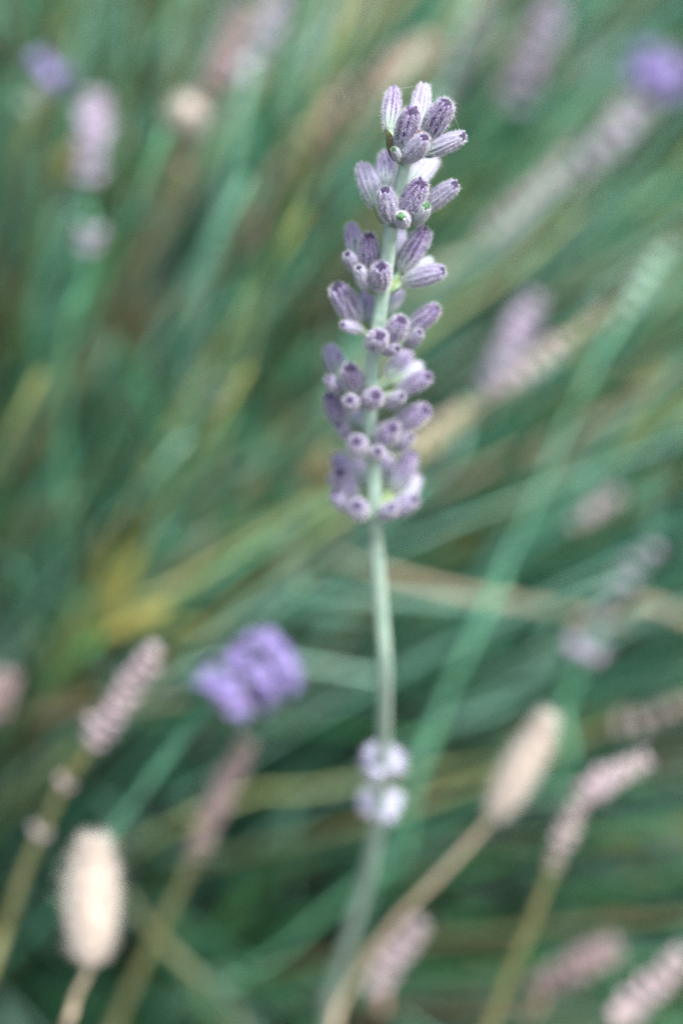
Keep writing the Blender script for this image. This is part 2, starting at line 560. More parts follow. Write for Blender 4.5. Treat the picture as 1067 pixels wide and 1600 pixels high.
# buds: base x,y  tip x,y  width(px)  side (+1 towards the lens, -1 behind the stem, 0 beside)  violet  green  node y
B = [
    # tier 1 (top)
    (607, 205, 615, 138, 28, -.6, .9, 0, 250), (651, 204, 659, 131, 29, -.8, .5, .05, 250), (664, 217, 699, 157, 37, .3, .95, 0, 250),
    (627, 232, 643, 171, 35, .9, 1.0, 0, 250), (633, 251, 664, 219, 29, 1, .35, 0, 250), (660, 241, 723, 211, 28, .3, .35, .08, 250),
    (622, 251, 618, 232, 14, 1.2, 0, .25, 250),
    # tier 2
    (589, 325, 566, 255, 31, -.2, .45, .05, 348), (606, 300, 600, 238, 31, -.9, 1.0, 0, 348), (633, 300, 676, 245, 33, -1, .3, .08, 348),
    (660, 328, 711, 285, 29, .2, .45, .05, 348), (631, 337, 656, 286, 35, .9, 1.0, 0, 348), (609, 346, 606, 299, 31, .9, .45, 0, 348),
    (628, 351, 632, 336, 23, 1.4, 0, .22, 348), (648, 350, 668, 325, 20, .6, 0, .35, 348),
    # tier 3
    (559, 405, 550, 354, 26, -.2, .9, 0, 455), (577, 424, 577, 372, 30, .5, 1.0, 0, 455), (558, 424, 544, 397, 21, .3, .4, .05, 455),
    (574, 452, 562, 421, 22, .9, .15, .12, 455), (593, 452, 596, 410, 33, 1, .65, 0, 455), (625, 424, 666, 357, 34, .3, 1.0, 0, 455),
    (612, 412, 626, 362, 22, -1, .5, .08, 455), (630, 441, 689, 419, 30, .3, .55, .02, 455), (638, 428, 672, 407, 19, -.4, .2, .4, 455),
    # tier 4
    (557, 503, 532, 448, 37, .2, .75, 0, 522), (564, 517, 539, 506, 19, .3, .3, 0, 522), (573, 508, 570, 458, 24, -.7, 1.0, 0, 522),
    (604, 488, 625, 456, 20, -1, .2, .1, 522), (583, 543, 592, 520, 32, 1.2, .7, 0, 527), (608, 533, 628, 502, 32, .9, .9, 0, 527),
    (635, 518, 682, 484, 29, .1, .95, 0, 527), (635, 541, 659, 522, 20, .5, .35, .05, 527), (598, 549, 620, 547, 18, 1.1, .5, 0, 530),
    # tier 5
    (531, 590, 518, 544, 29, -.1, .95, 0, 625), (556, 610, 546, 571, 31, .7, .95, 0, 625), (532, 614, 514, 592, 20, .2, .5, 0, 625),
    (552, 637, 546, 621, 24, 1.2, .6, 0, 628), (575, 633, 588, 611, 31, 1.2, .85, 0, 628), (604, 590, 634, 554, 28, -.4, .95, 0, 604),
    (619, 613, 669, 585, 29, .2, .85, 0, 616), (605, 634, 628, 615, 22, .5, .25, .04, 625), (622, 592, 656, 569, 20, -.8, .2, .04, 604),
    # tier 6
    (537, 667, 512, 618, 31, .2, .85, 0, 695), (548, 687, 530, 667, 19, .3, .5, 0, 695), (615, 670, 661, 639, 34, .2, .95, 0, 692),
    (594, 690, 612, 666, 33, 1.1, .95, 0, 695), (617, 701, 645, 684, 21, .4, .35, 0, 695), (563, 706, 555, 690, 31, 1.1, .65, 0, 698),
    (592, 713, 591, 702, 23, 1.3, .7, 0, 698), (560, 668, 556, 640, 22, -.8, .6, 0, 690),
    # tier 7 (lowest of the spike)
    (553, 767, 529, 709, 31, -.2, .85, 0, 790), (550, 782, 532, 735, 33, .6, .7, 0, 792), (547, 796, 522, 775, 25, .3, .5, 0, 794),
    (564, 804, 556, 790, 30, 1.2, .6, 0, 796), (613, 765, 647, 708, 33, .1, .85, 0, 790), (600, 750, 609, 711, 20, -.9, .9, 0, 785),
    (626, 784, 655, 745, 26, -.2, .4, .04, 790), (605, 802, 648, 777, 30, .7, .55, 0, 795), (597, 804, 612, 797, 25, 1.2, .3, 0, 797),
    (566, 756, 556, 722, 26, -.9, .7, 0, 785), (541, 770, 520, 742, 22, -.6, .4, 0, 792),
]


def bud_object(parent, i, base, tip, w_m, violet, green, length):
    me, tp, hr = BUDS[i % len(BUDS)]
    o = link_mesh('bud', me)
    sc = Matrix.Diagonal((w_m / (2 * BW), w_m / (2 * BW), length / BL, 1))
    put(o, parent, Matrix.Translation(base) @ frame(tip - base) @ sc)
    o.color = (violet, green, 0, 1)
    t = link_mesh('corolla_tip', TIPG[i % len(BUDS)] if green >= .2 else tp, o)
    h = link_mesh('wool', hr, o)
    h['kind'] = 'stuff'
    return o


for i, (bx, by, tx, ty, w, side, violet, green, ny) in enumerate(B):
    node = stem_at(ny)
    nd = (node - CAM).dot(FWD)
    full = max(0.0050, 0.0066 - 0.0010 * (by - 200) / 600) * (w / 30.0) ** 0.7
    d0 = nd - side * 0.0013
    base = at(bx, by, d0)
    flat = math.hypot(tx - bx, ty - by) * S * d0
    dz = math.sqrt(max(0, full * full - flat * flat))
    dz = max(dz, 0.0004)
    sgn = -1 if side > 0.05 else (1 if side < -0.05 else -.3)
    dz = min(dz, 0.0048)
    tip = at(tx, ty, d0 + sgn * dz)
    ln = (tip - base).length
    bud_object(hero, i, base, tip, w * S * d0, violet, green, ln)
    # the little stalk that holds it
    a = stem_at(ny + 3)
    V, F, T = tube([a, a.lerp(base, .5) - UP * .0002, base + (tip - base) * .06], lambda u: 0.00030 + .0001 * u, 8, 0, hero.location)
    mesh_obj('pedicel', V, F, M_PED, hero)

# bracts: base, tip, width px, side, mesh
for bx, by, tx, ty, w, side, me in [
    (621, 252, 604, 203, 20, .7, BR_D), (617, 352, 654, 318, 26, .8, BR_G), (600, 349, 583, 320, 16, .1, BR_G), (588, 459, 553, 428, 20, .7, BR_G),
    (604, 458, 640, 428, 20, .1, BR_G), (576, 528, 566, 500, 18, .0, BR_G), (604, 536, 628, 527, 18, .9, BR_G),
    (572, 630, 560, 603, 18, .3, BR_G), (596, 630, 622, 596, 18, -.2, BR_G), (570, 698, 553, 668, 18, .4, BR_G), (597, 700, 618, 680, 20, .3, BR_G),
    (575, 797, 553, 770, 24, .2, BR_G), (596, 797, 622, 770, 26, .2, BR_G),
]:
    nd = float(np.interp(by, SY, SD))
    d0 = nd - side * .0011
    a, b = at(bx, by, d0), at(tx, ty, d0 - side * .0022)
    o = link_mesh('bract', me)
    outward = (a + b) / 2 - stem_at(by - 20) + FWD * (-.001 * side)
    ln = (b - a).length
    m = frame(b - a, -(outward.normalized() * .6 - FWD * .8))
    put(o, hero, Matrix.Translation(a) @ m @ Matrix.Diagonal((w * S * d0, w * S * d0 * .8, ln, 1)))

# a withered petal stuck between two of the top buds
V, F, T = tube([at(650, 212, .2815), at(654, 205, .2805), at(659, 205, .2803), at(657, 211, .2805)], lambda u: .00022 + .00012 * math.sin(9 * u), 7, .2, hero.location)
mesh_obj('withered_petal', V, F, M_WITHER, hero)


# two pale knots of half-formed buds lower down the stem
def ring_buds(parent, y, nb, spread, rise, w_px, material):
    c = stem_at(y)
    d = float(np.interp(y, SY, SD))
    t = (stem_at(y - 20) - stem_at(y + 20)).normalized()
    for k in range(nb):
        a = (math.pi if k % 2 else 0) + random.uniform(-1.3, 1.3)     # two opposite clusters, as in all lavender knots
        x = (RIGHT - t * RIGHT.dot(t)).normalized()
        x.rotate(Quaternion(t, a))
        base = c + x * .0004
        tip = c + x * spread * random.uniform(.85, 1.1) + t * rise * random.uniform(.6, 1.2)
        i = random.randrange(6)
        bud_object(parent, i, base, tip, w_px * S * d * random.uniform(.85, 1.1), .05, 0.0, (tip - base).length)


ring_buds(hero, 1198, 14, .0031, .0022, 19, None)
ring_buds(hero, 1256, 14, .0034, .0004, 18, None)
BR_P = bract_mesh(3, M_NODEBUD)
for y, nb in ((1203, 2), (1262, 2)):
    c = stem_at(y); d = float(np.interp(y, SY, SD))
    t = (stem_at(y - 20) - stem_at(y + 20)).normalized()
    for k in range(nb):
        x = (RIGHT - t * RIGHT.dot(t)).normalized(); x.rotate(Quaternion(t, 6.283 * k / nb + .3))
        o = link_mesh('bract', BR_P)
        m = frame(x + t * (.55 if y < 1250 else .15), t)
        put(o, hero, Matrix.Translation(c - t * .0006) @ m @ Matrix.Diagonal((.0026, .0018, .0034, 1)))

# spider silk between the top buds
for (pts, label) in [
    ([(617, 139, .2835), (634, 137, .2832), (655, 133, .2838)], 'fine spider silk thread strung between the two topmost buds'),
    ([(702, 166, .2815), (713, 190, .2812), (719, 208, .2818)], 'fine spider silk thread hanging between the violet and pale outer buds of the top tier'),
]:
    P = spline([at(*p) for p in pts], 6)
    o_ = P[-1]
    V, F, T = tube(P, lambda u: .000011, 4, 0, o_)
    o = mesh_obj('spider_thread', V, F, M_SILK)
    o.location = o_
    o['label'] = label; o['category'] = 'spider thread'; o['group'] = 'spider silk on the top buds'

# ------------------------------------------------------------------ blurred spikes: tier meshes
def add_blob(V, F, base, tip, r, sides=7, rings=6, taper=.75):
    z = (tip - base)
    m = frame(z).to_3x3()
    L_ = z.length
    b0 = len(V)
    for i in range(rings):
        u = i / (rings - 1)
        q = r * math.sin(math.pi * (0.08 + .86 * u)) ** taper
        for k in range(sides):
            a = 6.2832 * k / sides
            rr = q * (1 + .12 * math.cos(a * 3 + u * 4))
            V.append(base + m @ Vector((rr * math.cos(a), rr * math.sin(a), u * L_)))
    for i in range(rings - 1):
        for k in range(sides):
            k2 = (k + 1) % sides
            F.append((b0 + i * sides + k, b0 + i * sides + k2, b0 + (i + 1) * sides + k2, b0 + (i + 1) * sides + k))
    F.append(tuple(b0 + k for k in reversed(range(sides))))
    F.append(tuple(b0 + (rings - 1) * sides + k for k in range(sides)))


def tier_mesh(seed, material, nb=9, ln=.0055, r=.0012, rise=1.1):
    random.seed(seed)
    V, F = [], []
    for k in range(nb):
        a = 6.2832 * (k + random.uniform(-.25, .25)) / nb
        d = Vector((math.cos(a), math.sin(a), random.uniform(.5, 1.3) * rise)).normalized()
        L_ = ln * random.uniform(.75, 1.15)
        add_blob(V, F, d * .0004, d * L_, r * random.uniform(.85, 1.15))
    me = bpy.data.meshes.new('tier')
    me.from_pydata([tuple(v) for v in V], [], F)
    me.polygons.foreach_set('use_smooth', [True] * len(F))
    me.materials.append(material)
    return me


def bloom_mesh(seed):
    """open two-lipped flowers round one tier"""
    random.seed(seed)
    V, F = [], []
    for k in range(8):
        a = 6.2832 * (k + random.uniform(-.25, .25)) / 8
        d = Vector((math.cos(a), math.sin(a), random.uniform(.0, .9))).normalized()
        tip = d * random.uniform(.006, .0085)
        add_blob(V, F, d * .003, tip, .0008)
        m = frame(d).to_3x3()
        for j in range(5):                                  # five rounded lobes
            b_ = 6.2832 * j / 5 + random.uniform(-.2, .2)
            e = (m @ Vector((math.cos(b_), math.sin(b_), .35))).normalized()
            sd = e.cross(d).normalized()
            w = .0016 * random.uniform(.8, 1.2); L_ = .0036 * random.uniform(.8, 1.15)
            b0 = len(V)
            for (u, q) in ((0, .35), (.35, .85), (.7, 1.0), (1.0, .45)):
                c = tip + e * (L_ * u) + d * (.0006 * math.sin(u * 3))
                V += [c - sd * w * q, c + d * .0003, c + sd * w * q]
            for i in range(3):
                F += [(b0 + i * 3, b0 + i * 3 + 1, b0 + i * 3 + 4, b0 + i * 3 + 3), (b0 + i * 3 + 1, b0 + i * 3 + 2, b0 + i * 3 + 5, b0 + i * 3 + 4)]
    me = bpy.data.meshes.new('blossom')
    me.from_pydata([tuple(v) for v in V], [], F)
    me.polygons.foreach_set('use_smooth', [True] * len(F))
    me.materials.append(M_PETAL)
    return me


TIERS = {k: [tier_mesh(40 + 7 * j + s, m, nb=9) for s in range(3)] for j, (k, m) in enumerate(
    (('dry', M_DRY), ('brown', M_DRYB), ('tan', M_DRYT), ('mauve', M_MAUVE), ('pale', M_TEALB)))}
BLOOM = [bloom_mesh(70 + s) for s in range(3)]


def leaf_mesh(material, ln=.042, w=.0036, seed=0):
    V, F = [], []
    nu = 9
    for i in range(nu + 1):
        u = i / nu
        q = w / 2 * (math.sin(math.pi * (0.06 + .92 * u)) ** .6)
        yb = .10 * ln * u * u
        V += [(-q, yb + q * .35, u * ln), (0, yb, u * ln), (q, yb + q * .35, u * ln)]
        V += [(-q, yb + q * .35 - .0003, u * ln), (0, yb - .0003, u * ln), (q, yb + q * .35 - .0003, u * ln)]
    for i in range(nu):
        a = i * 6
        F += [(a, a + 1, a + 7, a + 6), (a + 1, a + 2, a + 8, a + 7), (a + 4, a + 3, a + 9, a + 10), (a + 5, a + 4, a + 10, a + 11),
              (a + 3, a, a + 6, a + 9), (a + 2, a + 5, a + 11, a + 8)]
    me = bpy.data.meshes.new('leaf')
    me.from_pydata(V, [], F)
    me.polygons.foreach_set('use_smooth', [True] * len(F))
    me.materials.append(material)
    return me


LEAVES = {k: leaf_mesh(m) for k, m in M_LEAF.items()}


def crown_root(j=.05):
    return Vector((CROWN.x + random.uniform(-j, j), CROWN.y + random.uniform(-j, j), 0))


def stalk(name, label, cat, pts, tiers=(), tier='dry', stem='olive', size=1.0, rad=.0009, rootp=None, blooms=(), group=None, leaves=()):
    """pts: photo x, y, depth from the tip down; tiers: arc length in metres from the tip with size; then the stem runs on to its root"""
    if group == DG and pts[0][2] < .45:
        pts = [(x, y, d + .022) for x, y, d in pts]
        size *= .92
    rad *= .72
    P = [at(*p) for p in pts]
    rt = rootp or crown_root()
    last, prev = P[-1], P[-2]
    mid = last.lerp(rt, .5) + (last - prev).normalized() * ((last - rt).length * .06)
    mid.z = max(mid.z, .02)
    path = spline(P + [mid, rt], 10)
    t_ = thing(name, label, cat, rt, group)
    V, F, T = tube(path, lambda u: rad * (.75 + .6 * u), 8, .06, rt)
    mesh_obj('stem', V, F, M_GSTEM[stem], t_)
    acc = [0]
    for a, b in zip(path, path[1:]):
        acc.append(acc[-1] + (b - a).length)

    def on(s):
        i = min(max(np.searchsorted(acc, s) - 1, 0), len(path) - 2)
        f = (s - acc[i]) / max(1e-9, acc[i + 1] - acc[i])
        return path[i].lerp(path[i + 1], f), (path[i] - path[i + 1]).normalized()
    for k, q in enumerate(tiers):
        s, z = q if isinstance(q, tuple) else (q, 1.0)
        p, d = on(s)
        o = link_mesh('tier', TIERS[tier][k % 3])
        put(o, t_, Matrix.Translation(p) @ frame(d) @ Matrix.Scale(size * z, 4))
    for k, s in enumerate(blooms):
        p, d = on(s)
        o = link_mesh('blossom', BLOOM[k % 3])
        put(o, t_, Matrix.Translation(p) @ frame(d) @ Matrix.Scale(size, 4))
    for (s, kind, ang, sc) in leaves:
        p, d = on(s)
        o = link_mesh('leaf', LEAVES[kind])
        side = d.orthogonal().normalized(); side.rotate(Quaternion(d, ang))
        put(o, t_, Matrix.Translation(p) @ frame(d * .8 + side * .6, side) @ Matrix.Scale(sc, 4))
    return t_


def steps(n, gap, s0=.002):
    n, gap = round(n * 1.4), gap * .72
    return [(s0 + gap * k, .78 + .3 * math.sin(math.pi * (k + .6) / (n + .2))) for k in range(n)]


random.seed(5)
DG = 'faded lavender spikes out of focus behind the sharp flower'
# lower part of the picture
stalk('dried_lavender', 'dried pinkish spike on an olive stem with two lower knots, behind the bunny tail', 'dried lavender',
      [(238, 1020, .372), (195, 1085, .376), (140, 1170, .381), (95, 1240, .386), (45, 1345, .394), (8, 1450, .402), (-40, 1570, .412)],
      [(.001, .55), (.0035, .65), (.006, .7), (.0085, .7), (.011, .75), (.0135, .8), (.016, .8), (.0185, .8), (.021, .7), (.0315, .5), (.043, .5)], 'dry', 'olive', .9, .0012, group=DG)
stalk('dried_lavender', 'narrow mauve brown dried spike standing below the open violet flower', 'dried lavender',
      [(388, 1160, .405), (350, 1230, .41), (312, 1320, .415), (275, 1400, .422), (225, 1500, .43), (180, 1600, .44), (125, 1730, .452)],
      steps(7, .0038) + [(.031, .5)], 'brown', 'olive', .62, .0013, group=DG)
stalk('dried_lavender', 'dried pink spike with a bent top on an olive stem, beside the leaning bunny tail', 'dried lavender',
      [(1005, 1188, .388), (955, 1215, .388), (905, 1255, .39), (875, 1320, .393), (845, 1400, .398), (805, 1500, .405), (765, 1600, .412), (725, 1720, .42)],
      [(.001, .55), (.003, .6), (.005, .65), (.007, .7), (.009, .85), (.011, .95), (.013, .75), (.0152, .6), (.0175, .6), (.020, .65), (.0222, .65), (.025, .5), (.0275, .45)], 'dry', 'olive', .78, .0012,
      rootp=Vector((-.02, .17, 0)), group=DG)
stalk('dried_lavender', 'short dusty pink spike at the foot of the leaning bunny tail stem', 'dried lavender',
      [(655, 1445, .43), (620, 1490, .432), (590, 1540, .434), (560, 1610, .44)], steps(5, .0036), 'dry', 'brown', .68, .0011, group=DG)
stalk('dried_lavender', 'dry pink spike on a pale straw stem below the bent pink spike', 'dried lavender',
      [(1062, 1490, .412), (1030, 1530, .414), (985, 1575, .417), (940, 1640, .425)], steps(5, .0042), 'dry', 'straw', .7, .0009,
      rootp=Vector((.03, .12, 0)), group=DG)
stalk('dried_lavender', 'dry brown pink spike lying almost flat above the bent pink spike', 'dried lavender',
      [(1120, 1090, .50), (1060, 1102, .50), (1000, 1125, .50), (930, 1142, .502), (840, 1190, .506), (700, 1240, .51), (480, 1310, .52)],
      [(.002, .8), (.006, .8), (.010, .75), (.014, .8), (.018, .9), (.022, .9)], 'dry', 'olive', .6, .0009, group=DG)
stalk('dried_lavender', 'dim mauve dried spike lying low between the bent spike and the ground', 'dried lavender',
      [(960, 1480, .47), (900, 1510, .47), (850, 1535, .475), (760, 1590, .48)], steps(5, .004), 'brown', 'brown', .75, .001, group=DG)
# middle
stalk('dried_lavender', 'pink dried spike with brown tip lying aslant at the sharp flower\'s mid height', 'dried lavender',
      [(945, 480, .462), (905, 515, .461), (860, 548, .46), (800, 595, .46), (745, 635, .46), (690, 680, .462), (560, 790, .47), (380, 930, .49)],
      [(.003, .5), (.007, .5), (.012, .85), (.0155, 1), (.019, 1), (.0225, 1), (.026, .9)], 'dry', 'yellow', .62, .0008, group=DG)
stalk('dried_lavender', 'tan dried spike end just beside the lower tiers of the sharp flower', 'dried lavender',
      [(742, 632, .475), (700, 665, .475), (655, 695, .476), (600, 735, .48), (450, 830, .49), (250, 990, .51)],
      steps(4, .0040, .004), 'tan', 'teal', .62, .001, group=DG)
stalk('mauve_lavender', 'grey mauve spike upright behind the aslant pink dried spike', 'lavender',
      [(838, 465, .50), (810, 515, .50), (775, 580, .50), (730, 650, .51), (640, 790, .53)], steps(6, .0042), 'mauve', 'grey', .68, .001, group=DG)
stalk('mauve_lavender', 'slate mauve spike with a violet knot at its foot beside the pale straw stalk', 'lavender',
      [(1020, 845, .48), (985, 890, .48), (945, 945, .48), (922, 1000, .48), (880, 1100, .485), (800, 1250, .50)],
      [(.003, .7), (.007, .75), (.011, .75), (.015, .7), (.0205, .7), (.0275, 1.1)], 'mauve', 'teal', .8, .001, group=DG)
stalk('pale_green_lavender', 'tall bright green stem ending in a pale green unopened spike', 'lavender',
      [(1045, 388, .47), (1010, 430, .47), (975, 490, .47), (935, 560, .47), (890, 650, .472), (845, 760, .475), (790, 880, .48), (735, 1000, .485), (690, 1100, .49), (640, 1220, .50), (590, 1350, .52), (540, 1500, .55)],
      [(.001, .55), (.004, .7), (.0075, .75), (.011, .75), (.0145, .7), (.018, .55)], 'pale', 'mint', .62, .0006, rootp=Vector((-.02, .20, 0)))
stalk('dried_lavender', 'small dusty pink seed head on a teal stem beside the slate mauve spike', 'dried lavender',
      [(960, 775, .52), (925, 795, .52), (890, 820, .52), (800, 880, .53), (600, 1000, .55)], steps(3, .0045), 'dry', 'teal', .75, .001, group=DG)
# upper part
stalk('open_lavender', 'single bright violet bloom tipping a long leaning mauve spike', 'lavender',
      [(1030, 100, .54), (1000, 160, .54), (940, 230, .54), (860, 300, .545), (760, 390, .55), (600, 520, .57)],
      [(.008, .8), (.013, .9), (.018, .95), (.023, .9), (.028, .8)], 'mauve', 'grey', .8, .0011, blooms=(.003, .0065))
stalk('dried_lavender', 'long faded mauve pink spike beside the one with the bright violet bloom', 'dried lavender',
      [(980, 180, .60), (910, 250, .60), (830, 320, .60), (740, 400, .605), (620, 500, .61)], steps(9, .0052), 'dry', 'straw', 1.0, .0013, group=DG)
stalk('dried_lavender', 'soft tan spike rising aslant behind the topmost sharp buds', 'dried lavender',
      [(670, 75, .56), (610, 110, .56), (540, 165, .56), (480, 230, .565), (380, 380, .58)], steps(7, .0052), 'tan', 'straw', .95, .0013, group=DG)
stalk('dried_lavender', 'dusky pink spike in front of the dark hollow above the small round bunny tail', 'dried lavender',
      [(378, 15, .50), (358, 70, .50), (335, 130, .50), (300, 220, .51), (250, 360, .53)], steps(6, .005), 'brown', 'brown', .75, .001, group=DG)
stalk('mauve_lavender', 'pale mauve spike leaning beside the dusky pink spike', 'lavender',
      [(440, -10, .55), (415, 40, .55), (385, 100, .55), (330, 230, .56)], steps(5, .005), 'mauve', 'grey', .8, .001, group=DG)
stalk('mauve_lavender', 'faded mauve spike beside the tan spike over dark green', 'lavender',
      [(870, 10, .58), (840, 70, .58), (800, 140, .585), (720, 280, .60)], steps(6, .0052), 'mauve', 'green', .9, .001, group=DG)
stalk('open_lavender', 'small violet bloom with mauve shoulder leaning outward at the bush edge', 'lavender',
      [(80, 112, .50), (60, 140, .50), (30, 180, .505), (0, 260, .52)], [(.006, .7), (.010, .6)], 'mauve', 'teal', .6, .001, blooms=(.002,))
stalk('mauve_lavender', 'stubby pale mauve spike upright near the small violet bloom', 'lavender',
      [(150, 150, .48), (147, 190, .48), (142, 235, .48), (136, 320, .485), (100, 480, .50)], steps(4, .0042), 'mauve', 'teal', .75, .001)
stalk('mauve_lavender', 'little round bluish bud cluster on a green stem below the stubby mauve spike', 'lavender',
      [(145, 360, .47), (140, 385, .47), (132, 450, .475), (100, 600, .49)], [(.002, .8), (.0045, .7)], 'mauve', 'teal', .75, .001)
stalk('mauve_lavender', 'faint mauve bud head among teal stems level with the flower\'s fifth tier', 'lavender',
      [(335, 590, .56), (322, 620, .56), (290, 690, .565), (220, 830, .58)], [(.003, .8), (.0075, .75)], 'mauve', 'teal', .8, .001)
stalk('dried_lavender', 'mauve spike tip beside the pinkish spike with two lower knots', 'dried lavender',
      [(8, 1055, .47), (-5, 1090, .47), (-25, 1140, .475), (-60, 1250, .48)], steps(3, .0042), 'brown', 'olive', .75, .001, group=DG)
# the open violet flower
stalk('open_lavender', 'open violet lavender flower head with spread petals beside the stem of the sharp flower', 'lavender',
      [(420, 1040, .41), (388, 1062, .41), (355, 1086, .41), (320, 1115, .412), (275, 1165, .418), (200, 1265, .425), (60, 1450, .45)],
      [(.0035, .8), (.008, .9), (.0115, .9)], 'mauve', 'teal', .70, .0009, blooms=(.001, .0055, .0092))

# straw stalks and coloured leaves one can tell apart
def bare(label, pts, stem, rad, rootp=None, name='grass_stalk', cat='stalk', group=None, leaves=()):
    return stalk(name, label, cat, pts, [], 'dry', stem, 1, rad, rootp, group=group, leaves=leaves)


bare('pale straw stalk lying flat across the stem of the sharp flower', [(520, 872, .50), (600, 895, .50), (700, 922, .502), (830, 945, .505), (960, 972, .51), (1120, 990, .515)],
     'straw', .0013, Vector((.33, .17, 0)))
bare('yellow stem rising aslant to the lowest tier of the sharp flower', [(640, 690, .52), (520, 770, .52), (420, 830, .522), (300, 905, .528), (180, 990, .535)], 'yellow', .0010)
bare('pale grey green stem lying level beside the open violet flower', [(592, 1058, .49), (560, 1052, .49), (500, 1042, .492), (420, 1035, .496), (250, 1080, .505)], 'grey', .0009)
bare('olive yellow stem curving low behind the two pale knots', [(900, 1165, .53), (760, 1195, .53), (600, 1215, .53), (480, 1235, .532), (380, 1245, .535), (200, 1330, .545)], 'yellow', .0008)
bare('straw stem running aslant under the tall bright green stem', [(1060, 560, .57), (960, 640, .57), (830, 700, .57), (700, 760, .575), (560, 850, .58), (350, 1000, .59)], 'straw', .0012)
bare('golden stem leaning behind the second tier of the sharp flower', [(900, 330, .53), (800, 420, .53), (700, 490, .53), (560, 600, .535), (400, 740, .55)], 'yellow', .0009)
bare('olive stem crossing the narrow mauve brown spike near the ground', [(200, 1400, .47), (250, 1470, .47), (310, 1530, .475), (380, 1610, .48)], 'olive', .0011, Vector((.02, .1, 0)))
bare('thin pale stem passing behind the foot of the tall bright green stem', [(790, 900, .47), (735, 1010, .47), (690, 1110, .475), (650, 1230, .48), (600, 1400, .50)], 'teal', .0009, Vector((-.03, .20, 0)))
bare('pale grey green stem low beside the foot of the sharp flower', [(640, 1330, .52), (540, 1400, .52), (420, 1500, .525), (300, 1560, .53)], 'teal', .0008)


def loose_leaf(label, bx, by, tx, ty, d, kind, w, group=None):
    """a single leaf on its own short twig out of the crown"""
    a, b = at(bx, by, d + .012), at(tx, ty, d)
    rt = crown_root()
    t_ = thing('lavender_leaf', label, 'leaf', rt, group)
    o = link_mesh('blade', LEAVES[kind])
    ln = (b - a).length
    put(o, t_, Matrix.Translation(a) @ frame(b - a, FWD) @ Matrix.Diagonal((w / .0036, 1, ln / .042, 1)))
    path = spline([a + (b - a) * .03, a.lerp(rt, .5) + Vector((0, 0, .02)), rt], 8)
    V, F, T = tube(path, lambda u: .0007 + .0004 * u, 6, 0, rt)
    mesh_obj('twig', V, F, M_GSTEM['green'], t_)


loose_leaf('yellowed leaf pointing up above the pinkish knotted spike', 160, 985, 215, 855,   .50, 'yellow', .0030)
loose_leaf('yellowed leaf spreading sideways beside the upright yellowed leaf', 155, 1000, 245, 955, .465, 'yellow', .0038)
loose_leaf('tiny orange leaf among green stems level with the lowest tier', 370, 800, 400, 745, .53, 'orange', .0036)
loose_leaf('faded orange leaf tip touching the lowest tier of the sharp flower', 470, 765, 505, 720, .53, 'orange', .0036)
loose_leaf('small ochre leaf below the stubby mauve spike', 80, 300, 105, 240, .50, 'yellow', .005)
loose_leaf('broad pale teal leaf rising behind the tiny orange leaf', 215, 860, 330, 660, .56, 'teal', .0045)


# ------------------------------------------------------------------ bunny tail grasses
def bunny(label, pts, ln, rad, rootp, dens=5200, stem='straw'):
    """pts: tip of head, foot of head, then down the stalk"""
    P = [at(*p) for p in pts]
    tipp, foot = P[0], P[1]
    ax = (tipp - foot).normalized()
    t_ = thing('bunny_tail_grass', label, 'grass', rootp, 'bunny tail grasses among the lavender')
    last = P[-1]
    mid = last.lerp(rootp, .5) + Vector((0, .0, .02))
    path = spline([foot + ax * .002] + P[1:] + [mid, rootp], 10)
    V, F, T = tube(path, lambda u: .0005 + .0004 * u, 8, 0, rootp)
    mesh_obj('stem', V, F, M_GSTEM[stem], t_)
    V, F = [], []
    m = frame(ax).to_3x3()
    nr, ns = 18, 18
    L_ = (tipp - foot).length
    pr = lambda u: rad * (math.sin(math.pi * (.04 + .93 * u)) ** .55) * (1.05 - .18 * u)
    for i in range(nr + 1):
        u = i / nr
        for k in range(ns):
            a = 6.2832 * k / ns
            q = pr(u) * (.80 + .05 * math.sin(5 * a + 9 * u) + .04 * math.sin(17 * u + 3 * a))
            V.append(foot + m @ Vector((q * math.cos(a), q * math.sin(a), u * L_)) - rootp)
    for i in range(nr):
        for k in range(ns):
            k2 = (k + 1) % ns
            F.append((i * ns + k, i * ns + k2, (i + 1) * ns + k2, (i + 1) * ns + k))
    F.append(tuple(reversed(range(ns)))); F.append(tuple(nr * ns + k for k in range(ns)))
    hd = mesh_obj('seed_head', V, F, M_TAILC, t_)
    HV, HF = [], []
    for _ in range(dens):
        u, a = random.random(), random.uniform(0, 6.2832)
        q = pr(u) * .76
        nrm = m @ Vector((math.cos(a), math.sin(a), 0))
        r0 = foot + ax * (u * L_) + nrm * q
        d = (nrm * .75 + ax * random.uniform(.3, 1.3) + Vector([random.gauss(0, .25) for _ in range(3)])).normalized()
        l2 = random.uniform(.3, .75) * rad
        if random.random() < .05:
            l2 *= 1.9
        s = d.cross(Vector([random.gauss(0, 1) for _ in range(3)])).normalized() * .00006
        b0 = len(HV)
        HV += [r0 - s - rootp, r0 + s - rootp, r0 + d * l2 - rootp]
        HF.append((b0, b0 + 1, b0 + 2))
    h = mesh_obj('soft_hair', HV, HF, M_TAIL, hd, smooth=False)
    h['kind'] = 'stuff'
    return t_


bunny('plump cream bunny tail head upright on a thin straw stem', [(147, 1316, .372), (143, 1506, .378), (118, 1560, .381), (85, 1640, .386)], .02, .0041, Vector((-.11, .09, 0)))
bunny('slim cream bunny tail head leaning outward on a long straw stem', [(858, 1122, .40), (770, 1278, .408), (690, 1365, .412), (605, 1455, .417), (535, 1560, .424), (490, 1650, .43)], .02, .0031, Vector((-.05, .16, 0)), stem='straw')
bunny('small round cream bunny tail seen end on beside the dark hollow', [(296, 165, .47), (292, 200, .482), (280, 260, .49), (255, 340, .50)], .008, .0034, Vector((-.15, .30, 0)), 2600)

